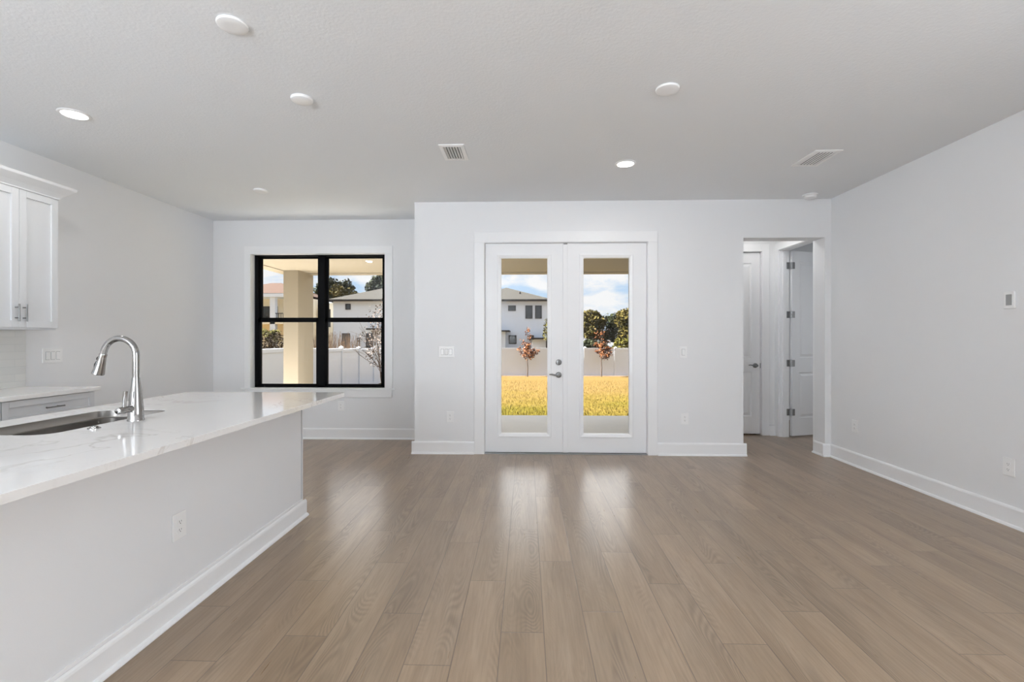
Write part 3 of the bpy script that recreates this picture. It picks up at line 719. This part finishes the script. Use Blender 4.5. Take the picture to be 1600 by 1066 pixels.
# ------------------------------------------------------------------ covered patio
sl = MB().box(-6.6, -1.104, 6.5, 8.60, -.20, -.04).box(-1.104, 2.25, 5.725, 8.60, -.20, -.04)  # stretch left of the roof is added, unseen, to bounce sunlight indoors
struct('patio_slab', sl, M['concrete'], 'grey concrete slab of the covered patio', 'patio')
lc = MB().box(-4.35, -1.104, 6.5, 8.60, 2.535, 3.2).box(-1.104, 2.25, 5.725, 8.60, 2.535, 3.2).box(-4.42, 4.6, 8.55, 8.78, 2.522, 3.2).box(-4.47, -4.24, 6.5, 8.78, 2.524, 3.2)
struct('patio_ceiling', lc, M['stucco'], 'beige stucco ceiling and beam of the covered patio', 'patio ceiling')
struct('patio_column', MB().box(-4.235, -3.975, 8.19, 8.78, -.20, 2.535), M['stucco'], 'thick beige stucco column at the patio corner', 'column')
struct('wall_patio_right', MB().box(2.25, 2.45, 6.84, 8.78, -.2, 3.2).box(2.45, 7, 8.2, 8.4, -.2, 3.2), M['stucco'], 'beige outside wall at the right end of the patio', 'wall')
struct('patio_wall', MB().box(XL - .2, WX0 - .02, 6.5, 6.52, -.2, 2.535).box(WX1 + .02, -1.084, 6.5, 6.52, -.2, 2.535).box(WX0 - .02, WX1 + .02, 6.5, 6.52, -.2, .655).box(-1.104, -1.084, 5.745, 6.5, -.2, 2.535).box(-1.104, DX0 - .02, 5.725, 5.745, -.2, 2.535).box(DX1 + .02, 2.25, 5.725, 5.745, -.2, 2.535), M['stucco'], 'beige outside face of the house wall on the patio', 'wall')
def patio_light(x, y, label):
    o = thing('patio_light', (x, y, 2.535), label, 'recessed light', 'patio ceiling lights')
    MB().lathe((x, y, 2.535), (0, 0, -1), [(.06, 0), (.06, .004), (.052, .007), (.044, .004)], 28, True, False).build('trim_ring', M['stucco'], o, smooth=True)
    MB().lathe((x, y, 2.532), (0, 0, -1), [(.045, 0), (.045, .001)], 28).build('lens', M['patio_lamp'], o)
patio_light(-2.44, 7.36, 'small lit light in the patio ceiling above the window')

# ------------------------------------------------------------------ yard
def gz(x, y):
    k = min(1, max(0, (y - 8.6) / 19.9)); z = -.12 - .76 * k
    s_ = min(1, max(0, (-3 - x) / 3.0)); s_ = s_ * s_ * (3 - 2 * s_)
    return z - .42 * s_ * min(1, max(0, (y - 9) / 3)) * (1 - .6 * k)
lw_ = MB(); NX, NY = 60, 60
xs = [-45 + 90 * i / NX for i in range(NX + 1)]; ys = [8.58 + 82 * (j / NY) ** 1.6 for j in range(NY + 1)]
lw_.add([(x, y, gz(x, y)) for y in ys for x in xs], [(j * (NX + 1) + i, j * (NX + 1) + i + 1, (j + 1) * (NX + 1) + i + 1, (j + 1) * (NX + 1) + i) for j in range(NY) for i in range(NX)])
tag(lw_.build('lawn', M['lawn'], smooth=True), 'golden dormant lawn behind the patio', 'lawn', kind='structure')
tag(MB().box(-30, 9, 4, 8.57, -1.2, -.6).box(-30, -4.45, -5, 8.57, -.6, -.21).build('ground', M['lawn']), 'side yard ground left of the house', 'ground', kind='structure')
# grass tufts: stuff
gt = MB(); rnd = random.Random(3)
for _ in range(9000):
    y = 8.65 + 14 * rnd.random() ** 1.7; x = rnd.uniform(-1.3, 2.15) * (y / 9.0); z = gz(x, y)
    a = rnd.uniform(0, 6.28); h_ = rnd.uniform(.03, .075); w2 = .004 + .002 * rnd.random(); lx, ly = rnd.uniform(-.03, .03), rnd.uniform(-.03, .03)
    gt.add([(x - w2 * math.cos(a), y - w2 * math.sin(a), z - .01), (x + w2 * math.cos(a), y + w2 * math.sin(a), z - .01), (x + lx, y + ly, z + h_)], [(0, 1, 2)])
tag(gt.build('grass_tufts', M['lawn']), 'short golden green grass blades on the lawn near the patio', 'grass', kind='stuff')
mu = MB()
for k in range(40):
    xa, xb2 = -7 + k * .5, -6.5 + k * .5
    j0, j1 = .06 * math.sin(k * 1.7), .06 * math.sin((k + 1) * 1.7)
    mu.add([(xa, 28.15 + j0, gz(xa, 28.15) - .02), (xb2, 28.15 + j1, gz(xb2, 28.15) - .02), (xb2, 28.5, gz(xb2, 28.5) - .02), (xa, 28.5, gz(xa, 28.5) - .02),
            (xa, 28.2 + j0, gz(xa, 28.2) + .03), (xb2, 28.2 + j1, gz(xb2, 28.2) + .03), (xb2, 28.5, gz(xb2, 28.5) + .04), (xa, 28.5, gz(xa, 28.5) + .04)],
           [(4, 5, 6, 7), (0, 1, 5, 4)])
tag(mu.build('mulch_bed', M['mulch']), 'narrow dark mulch strip at the foot of the back fence', 'mulch', kind='stuff')

# fences
def post(parent, x, y, z0, z1):
    o = MB().box(x - .064, x + .064, y - .064, y + .064, z0, z1).build('post', M['vinyl'], parent)
    MB().add([(x - .078, y - .078, z1), (x + .078, y - .078, z1), (x + .078, y + .078, z1), (x - .078, y + .078, z1), (x - .078, y - .078, z1 + .03), (x + .078, y - .078, z1 + .03), (x + .078, y + .078, z1 + .03), (x - .078, y + .078, z1 + .03), (x, y, z1 + .085)],
             [(0, 3, 2, 1), (0, 1, 5, 4), (1, 2, 6, 5), (2, 3, 7, 6), (3, 0, 4, 7), (4, 5, 8), (5, 6, 8), (6, 7, 8), (7, 4, 8)]).build('post_cap', M['vinyl'], o)
bf = thing('back_fence', (2.0, 28.6, -.88), 'white vinyl privacy fence across the back of the yard', 'fence')
FXp = [3.50 + 1.80 * k for k in range(-6, 13)]
for x in FXp: post(bf, x, 28.6, -.92, .80)
for a, b2 in zip(FXp[:-1], FXp[1:]):
    p_ = MB().box(a + .064, b2 - .064, 28.58, 28.62, -.80, .66)
    p_.box(a + .064, b2 - .064, 28.555, 28.645, .66, .80).box(a + .064, b2 - .064, 28.555, 28.645, -.86, -.74)
    n = 9
    for k in range(1, n): xx = a + .064 + (b2 - a - .128) * k / n; p_.box(xx - .008, xx + .008, 28.576, 28.6, -.74, .66)
    p_.build('fence_panel', M['vinyl'], bf)
sf = thing('side_fence', (-7.5, 19, -.9), 'white vinyl fence along the left side of the yard', 'fence')
FYp = [11.07 + 2.01 * k for k in range(9)]
def ft(y): return 1.35 - .0212 * y
for y in FYp: post(sf, -7.5, y, ft(y) - 1.85, ft(y) + .03)
for a, b2 in zip(FYp[:-1], FYp[1:]):
    z = ft((a + b2) / 2)
    p_ = MB().box(-7.52, -7.48, a + .064, b2 - .064, z - 1.62, z - .10).box(-7.545, -7.455, a + .064, b2 - .064, z - .12, z).box(-7.545, -7.455, a + .064, b2 - .064, z - 1.75, z - 1.62)
    p_.build('fence_panel', M['vinyl'], sf)

# ------------------------------------------------------------------ houses
def pane_window(parent, x0, x1, z0, z1, y, frame=M['fascia'], fw=.07):
    o = MB().box(x0, x0 + fw, y - .06, y + .02, z0, z1).box(x1 - fw, x1, y - .06, y + .02, z0, z1).box(x0 + fw, x1 - fw, y - .06, y + .02, z0, z0 + fw).box(x0 + fw, x1 - fw, y - .06, y + .02, z1 - fw, z1).build('window', frame, parent)
    MB().box(x0 + fw, x1 - fw, y - .03, y + .01, z0 + fw, z1 - fw).build('pane', M['houseglass'], o)
def hip_roof(x0, x1, y0, y1, z, apex, name, m_, parent):
    """apex: list of two ridge points"""
    vs = [(x0, y0, z), (x1, y0, z), (x1, y1, z), (x0, y1, z)] + list(apex)
    o = MB().add(vs, [(0, 1, 5, 4), (1, 2, 5), (2, 3, 4, 5), (3, 0, 4), (0, 3, 2, 1)]).build(name, m_, parent)
    return o
hA = thing('house', (-2, 49, -.9), 'white two storey house with grey hip roof behind the left door pane', 'house', 'neighbouring houses')
MB().box(-6.0, 2.0, 45, 53, -1.0, 4.95).build('wall', M['housewhite'], hA)
r_ = hip_roof(-6.45, 2.45, 44.55, 53.4, 5.04, [(-2.05, 49.0, 6.62), (-1.95, 49.2, 6.62)], 'roof', M['roofgrey'], hA)
MB().box(-6.45, 2.45, 44.50, 44.58, 4.86, 5.06).box(2.40, 2.48, 44.5, 53.4, 4.86, 5.06).build('fascia', M['fascia'], hA)
MB().lathe((-.65, 46.6, 5.65), (0, 0, 1), [(.10, 0), (.10, .28), (.04, .34)], 10).build('roof_vent', M['fascia'], hA)
pane_window(hA, -1.722, -.996, 3.993, 4.508, 45)
pane_window(hA, -.091, .573, 3.266, 4.505, 45)
pane_window(hA, .814, 1.447, 3.265, 4.503, 45)
pane_window(hA, -1.661, -.936, .882, 1.698, 45)
MB().box(-6.4, -1.9, 42.5, 44.95, -1.0, 2.0).build('annex_wall', M['housewhite'], hA)
MB().box(-6.4, -1.49, 42.0, 44.95, 2.0, 2.12).build('annex_roof', M['fascia'], hA)
MB().box(.25, .66, 42.0, 44.95, 1.28, 1.67).box(.66, 1.95, 42.0, 44.95, 1.32, 1.46).box(1.72, 1.95, 42.0, 42.2, -1.0, 1.32).build('porch_frame', M['fascia'], hA)
MB().box(.5, 1.72, 42.6, 42.7, -1, 1.3).build('porch_screen', M['housewhite'], hA)

hB = thing('house', (-11, 45, -.9), 'white house with grey hip roof behind the right window panes', 'house', 'neighbouring houses')
MB().box(-16.4, -7.4, 40, 50, -1.0, 4.56).build('wall', M['housewhite'], hB)
hip_roof(-16.85, -7.0, 39.55, 50.5, 4.64, [(-11.9, 44.6, 6.45), (-11.9, 45.4, 6.45)], 'roof', M['roofgrey'], hB)
MB().box(-16.85, -7.0, 39.50, 39.58, 4.50, 4.67).box(-16.88, -16.80, 39.5, 50.5, 4.50, 4.67).build('fascia', M['fascia'], hB)
pane_window(hB, -15.33, -14.89, 3.83, 4.32, 40)
pane_window(hB, -15.63, -14.95, .60, 1.825, 40)
pane_window(hB, -13.575, -12.95, .60, 1.825, 40)
MB().box(-13.25, -11.9, 39.0, 40, 2.10, 2.24).build('porch_roof', M['roofgrey'], hB)
MB().box(-14.13, -14.06, 39.3, 39.4, -1, 1.44).box(-13.96, -13.89, 39.3, 39.4, -1, 1.44).box(-14.13, -13.89, 39.3, 39.4, 1.37, 1.44).build('arbor', M['fascia'], hB)

hD = thing('house', (-19, 44, -.9), 'narrow cream house seen left of the white house in the window', 'house', 'neighbouring houses')
MB().box(-18.2, -17.25, 42.0, 48, -1.0, 4.55).build('wall', M['housecream'], hD)
hip_roof(-18.3, -16.95, 41.6, 48.4, 4.55, [(-17.7, 44, 5.0), (-17.6, 46, 5.0)], 'roof', M['housewhite'], hD)
pane_window(hD, -17.72, -17.45, 2.4, 4.0, 42); pane_window(hD, -18.10, -17.85, 2.4, 4.0, 42)

hC = thing('house', (-22, 42, -.9), 'cream house with terracotta tile roof in the left window pane', 'house', 'neighbouring houses')
MB().box(-25.5, -18.9, 39.6, 46, -1.0, 4.9).build('wall', M['housecream'], hC)
hip_roof(-26.0, -18.45, 37.6, 46.5, 5.02, [(-22.8, 42, 6.35), (-21.9, 42, 6.35)], 'roof', M['roofterra'], hC)
MB().box(-26.0, -18.45, 37.6, 39.6, 4.72, 5.0).build('balcony_soffit', M['housewhite'], hC)
for x in (-22.6, -20.45, -18.75): MB().box(x - .21, x + .21, 37.8, 38.2, -1, 4.72).build('column', M['housewhite'], hC)
MB().box(-25.5, -18.5, 37.8, 39.6, 2.55, 2.75).build('balcony_floor', M['housecream'], hC)
rb = MB().box(-25.5, -18.5, 37.85, 37.9, 3.38, 3.44)
for k in range(40): rb.box(-25.4 + k * .175, -25.37 + k * .175, 37.86, 37.89, 2.75, 3.4)
rb.build('railing', M['fascia'], hC)
pane_window(hC, -22.3, -20.95, 2.75, 4.1, 39.6, fw=.12); pane_window(hC, -20.1, -19.3, 2.75, 4.3, 39.6)

# ------------------------------------------------------------------ plants
def leaf_cloud(mb, rnd, blobs, n, size, flat=0.0):
    """n small leaf quads scattered in the shells of ellipsoid blobs (cx,cy,cz,rx,ry,rz)"""
    vol = [b_[3] * b_[5] for b_ in blobs]; tot = sum(vol)
    for b_, v_ in zip(blobs, vol):
        for _ in range(int(n * v_ / tot)):
            d = Vector((rnd.gauss(0, 1), rnd.gauss(0, 1), rnd.gauss(0, 1))).normalized()
            k = rnd.uniform(.45, 1.0) ** .6 * (1 + .12 * math.sin(7 * d.x + 3 * d.z) * math.sin(6 * d.y + 5 * d.z))
            p_ = Vector((b_[0] + d.x * b_[3] * k, b_[1] + d.y * b_[4] * k, b_[2] + d.z * b_[5] * k))
            u = Vector((rnd.gauss(0, 1), rnd.gauss(0, 1), rnd.gauss(0, 1) * .6)).normalized(); v = u.orthogonal().normalized()
            v = (v * math.cos(k * 9) + u.cross(v) * math.sin(k * 9))
            s_ = size * rnd.uniform(.6, 1.4)
            mb.add([p_ - u * s_, p_ + v * s_ * .55, p_ + u * s_, p_ - v * s_ * .55], [(0, 1, 2, 3)])
def branches(mb, rnd, p0, d, length, r, depth, spread, tips, kids=3, n=6):
    p_ = Vector(p0); d = Vector(d).normalized(); pts = [p_.copy()]; rad = [r]
    st = 4
    for k in range(st):
        d = (d + Vector((rnd.gauss(0, 1), rnd.gauss(0, 1), rnd.gauss(0, .6))) * .10).normalized()
        p_ = p_ + d * length / st; pts.append(p_.copy()); rad.append(r * (1 - .55 * (k + 1) / st))
    mb.tube(pts, rad, n)
    if depth <= 0: tips.append(p_.copy()); return
    for k in range(kids):
        q = pts[rnd.randint(2, st)]
        nd = (d + Vector((rnd.gauss(0, 1), rnd.gauss(0, 1), rnd.gauss(.25, .6))) * spread).normalized()
        branches(mb, rnd, q, nd, length * rnd.uniform(.55, .8), r * .5, depth - 1, spread, tips, kids, max(4, n - 1))
def tree(name, x, y, z0, trunk_h, blobs, leaf, label, n=2600, size=.16, tr=.16, group='trees beyond the fence', seed=1, bark=None):
    rnd = random.Random(seed)
    o = thing(name, (x, y, z0), label, 'tree', group)
    tips = []
    tb = MB(); tb.tube([(x, y, z0), (x + .05, y, z0 + trunk_h * .5), (x, y, z0 + trunk_h)], [tr, tr * .85, tr * .7], 10)
    for b_ in blobs:
        tb.tube([(x, y, z0 + trunk_h * .9), ((x + b_[0]) / 2, (y + b_[1]) / 2, (z0 + trunk_h + b_[2]) / 2), (b_[0], b_[1], b_[2])], [tr * .6, tr * .4, tr * .15], 8)
    tb.build('trunk', bark or M['bark'], o, smooth=True)
    cm_ = MB(); leaf_cloud(cm_, rnd, blobs, n, size); cm_.build('crown', leaf, o)
    return o
def blobset(seed, cx, cy, cz, rx, ry, rz, k=9):
    rnd = random.Random(seed); out_ = [(cx, cy, cz, rx * .75, ry * .75, rz * .75)]
    for _ in range(k):
        a = rnd.uniform(0, 6.283); e = rnd.uniform(-.6, 1.0)
        out_.append((cx + rx * .62 * math.cos(a), cy + ry * .62 * math.sin(a), cz + rz * .62 * e, rx * rnd.uniform(.30, .48), ry * .4, rz * rnd.uniform(.26, .44)))
    return out_
# behind the back fence, through the right door pane
tree('leafy_tree', 5.9, 45, -.9, 2.2, blobset(1, 5.9, 45, 2.55, 1.5, 1.6, 1.9), M['leaf_olive'], 'olive brown leafy tree at the left of the right door pane', 5200, .13, seed=11)
tree('leafy_tree', 8.2, 50.5, -.9, 2.2, blobset(2, 8.2, 50.5, 2.35, 1.7, 1.6, 2.1), M['leaf_green'], 'dark green tree in the middle of the right door pane', 5200, .13, seed=12)
tree('leafy_tree', 9.9, 45.5, -.9, 2.0, blobset(3, 9.9, 45.5, 2.4, 1.7, 1.6, 2.0), M['leaf_olive'], 'olive tree at the right edge of the right door pane', 5200, .13, seed=13)
tree('leafy_tree', 8.5, 41, -.9, 1.0, blobset(4, 8.5, 41, .7, 1.4, 1.2, 1.1), M['leaf_yellow'], 'low yellow green tree behind the fence in the right door pane', 3000, .11, seed=14)
tree('leafy_tree', 5.6, 41, -.9, 1.0, blobset(5, 5.6, 41, .45, 1.3, 1.2, .9), M['leaf_dark'], 'low dark shrubby tree behind the fence beside the copper sapling', 2600, .12, seed=15)
tree('leafy_tree', 1.62, 34, -.9, 2.0, [(1.62, 34, 2.15, .42, .5, .75), (1.45, 34, 1.7, .3, .4, .5)], M['leaf_yellow'], 'thin yellow green tree at the right edge of the left door pane', 420, .07, tr=.05, seed=16, bark=M['palebark'])
# behind the white house, through the window
tree('leafy_tree', -25.0, 60, -.9, 4.0, blobset(6, -25.0, 60, 6.4, 3.0, 2.6, 3.4), M['leaf_dark'], 'tall grey green tree at the left of the right window pane', 5600, .20, tr=.3, seed=17)
tree('leafy_tree', -20.0, 53, -.9, 3.5, blobset(7, -20.0, 53, 5.4, 2.0, 2.0, 2.2), M['leaf_olive'], 'olive tree rising behind the middle of the grey roof', 4200, .18, tr=.25, seed=18)
tree('leafy_tree', -18.0, 57, -.9, 4.0, blobset(8, -18.0, 57, 7.2, 1.5, 1.6, 2.4), M['leaf_dark'], 'dark green tree at the upper right corner of the window', 3600, .18, tr=.22, seed=19)
tree('leafy_tree', -17.9, 36.5, -.9, 1.8, [(-17.9, 36.5, 1.2, .85, .8, 1.0), (-17.7, 36.5, 2.2, .6, .6, .7)], M['leaf_brown'], 'dark shrubby tree left of the white house in the window', 1300, .12, seed=20)
tree('leafy_tree', -27.0, 60, -.9, 4.0, blobset(9, -31.0, 60, 6.3, 3.4, 2.4, 1.8), M['leaf_brown'], 'brownish tree peeking over the terracotta roof', 3000, .2, tr=.25, seed=21)

# copper saplings in front of the back fence
def sapling(x, y, ztop, rx, label, seed):
    rnd = random.Random(seed); z0 = gz(x, y)
    o = thing('copper_sapling', (x, y, z0), label, 'sapling', 'copper saplings by the back fence')
    tb = MB(); tips = []
    tb.tube([(x, y, z0 - .02), (x + .015, y, z0 + .5), (x - .01, y, z0 + 1.0), (x, y, ztop)], [.035, .028, .024, .008], 8)
    zc = z0 + .95
    for k in range(22):
        t0 = zc + (ztop - zc) * rnd.random() ** 1.2 * .9; a = rnd.uniform(0, 6.283); L_ = rx * rnd.uniform(.5, 1.0) * (1.05 - .75 * (t0 - zc) / (ztop - zc))
        q = Vector((x + L_ * math.cos(a), y + L_ * math.sin(a), t0 + L_ * rnd.uniform(.5, 1.1)))
        tb.tube([(x, y, t0), (x + L_ * .5 * math.cos(a), y + L_ * .5 * math.sin(a), t0 + L_ * .3), q], [.010, .007, .003], 5)
        tips.append((Vector((x, y, t0)), q))
    tb.build('trunk', M['palebark'], o, smooth=True)
    lf = MB()
    for a, b2 in tips:
        for _ in range(60 if b2.z < zc + 1.0 else 12):
            k = rnd.uniform(.35, 1.05); p_ = a.lerp(b2, k) + Vector((rnd.gauss(0, .06), rnd.gauss(0, .06), rnd.gauss(-.03, .06)))
            u = Vector((rnd.gauss(0, 1), rnd.gauss(0, 1), rnd.gauss(-.6, .8))).normalized(); v = u.orthogonal(); s_ = rnd.uniform(.03, .062)
            lf.add([p_ - u * s_, p_ + v * s_ * .6, p_ + u * s_, p_ - v * s_ * .6], [(0, 1, 2, 3)])
    lf.build('leaves', M['leaf_copper'], o)
sapling(.06, 27.7, 2.0, .66, 'copper leaved sapling seen through the left door leaf', 31)
sapling(4.33, 27.7, 1.9, .72, 'copper leaved sapling seen through the right door leaf', 32)

# bare shrub with pale pods just outside the window
rnd = random.Random(5)
bs = thing('bare_shrub', (-4.42, 15, gz(-4.42, 15)), 'bare twiggy shrub with pale pink pods at the right of the window', 'shrub')
bt = MB(); tips = []
for k in range(7):
    branches(bt, rnd, (-4.42 + rnd.uniform(-.1, .1), 15 + rnd.uniform(-.1, .1), gz(-4.42, 15)), (rnd.uniform(-.42, .25), rnd.uniform(-.3, .3), 1.0), 1.35, .022, 2, .42, tips, 3, 6)
bt.build('twigs', M['palebark'], bs, smooth=True)
pod = MB()
for tpt in tips:
    if tpt.x < -5.0: continue
    for _ in range(34):
        p_ = tpt + Vector((rnd.gauss(0, .10), rnd.gauss(0, .10), rnd.gauss(-.05, .13)))
        u = Vector((rnd.gauss(0, 1), rnd.gauss(0, 1), rnd.gauss(0, 1))).normalized(); v = u.orthogonal(); s_ = rnd.uniform(.016, .034)
        pod.add([p_ - u * s_, p_ + v * s_ * .6, p_ + u * s_, p_ - v * s_ * .6], [(0, 1, 2, 3)])
pod.build('pods', M['leaf_pink'], bs)
# dry reeds behind the side fence
rd = MB()
for k in range(170):
    x = rnd.uniform(-10.6, -8.7); y = rnd.uniform(23.4, 24.6); h_ = rnd.uniform(2.0, 2.75); lx = rnd.uniform(-.25, .35)
    rd.tube([(x, y, -1.0), (x + lx * .4, y, -1.0 + h_ * .6), (x + lx, y + rnd.uniform(-.1, .1), -1.0 + h_)], [.016, .012, .006], 4)
tag(rd.build('dry_reeds', M['reed']), 'clump of dry tan reeds behind the side fence', 'reeds', kind='stuff')
# palm and brown shrub behind the fence, left pane
pm = thing('palm', (-13.1, 24, -.9), 'yellow green palm behind the fence in the left window pane', 'palm')
MB().tube([(-13.1, 24, -.95), (-13.1, 24, .4), (-13.05, 24, 1.55)], [.12, .11, .09], 10).build('trunk', M['bark'], pm, smooth=True)
fm = MB()
for k in range(34):
    a = rnd.uniform(0, 6.283); el = rnd.uniform(.0, 1.1); L_ = rnd.uniform(.7, 1.05); c0 = Vector((-13.05, 24, 1.55))
    prev = c0
    for j in range(1, 9):
        q = j / 8; pt = c0 + Vector((math.cos(a) * math.cos(el) * L_ * q, math.sin(a) * math.cos(el) * L_ * q, math.sin(el) * L_ * q - .55 * q * q))
        side = Vector((-math.sin(a), math.cos(a), 0)); ln = .26 * math.sin(math.pi * min(1, q * .9 + .1)) + .05
        for sg in (-1, 1):
            e = pt + side * sg * ln + Vector((math.cos(a) * .1, math.sin(a) * .1, -.10)); fm.add([prev, pt, e], [(0, 1, 2)])
        fm.add([prev - side * .012, prev + side * .012, pt + side * .012, pt - side * .012], [(0, 1, 2, 3)])
        prev = pt
fm.build('fronds', M['leaf_yellow'], pm)
sb = MB(); leaf_cloud(sb, rnd, [(-12.7, 22.6, 1.0, .8, .5, .60), (-12.1, 22.7, 1.1, .6, .5, .55), (-13.3, 22.7, .95, .6, .5, .55)], 1600, .06)
bsh = thing('brown_shrub', (-12.9, 22.6, -.9), 'brown shrub below the palm behind the side fence', 'shrub')
sb.build('foliage', M['leaf_brown'], bsh)
MB().tube([(-12.9, 22.6, -.95), (-12.85, 22.6, .0), (-12.9, 22.6, .8)], [.05, .04, .02], 8).build('stem', M['bark'], bsh)
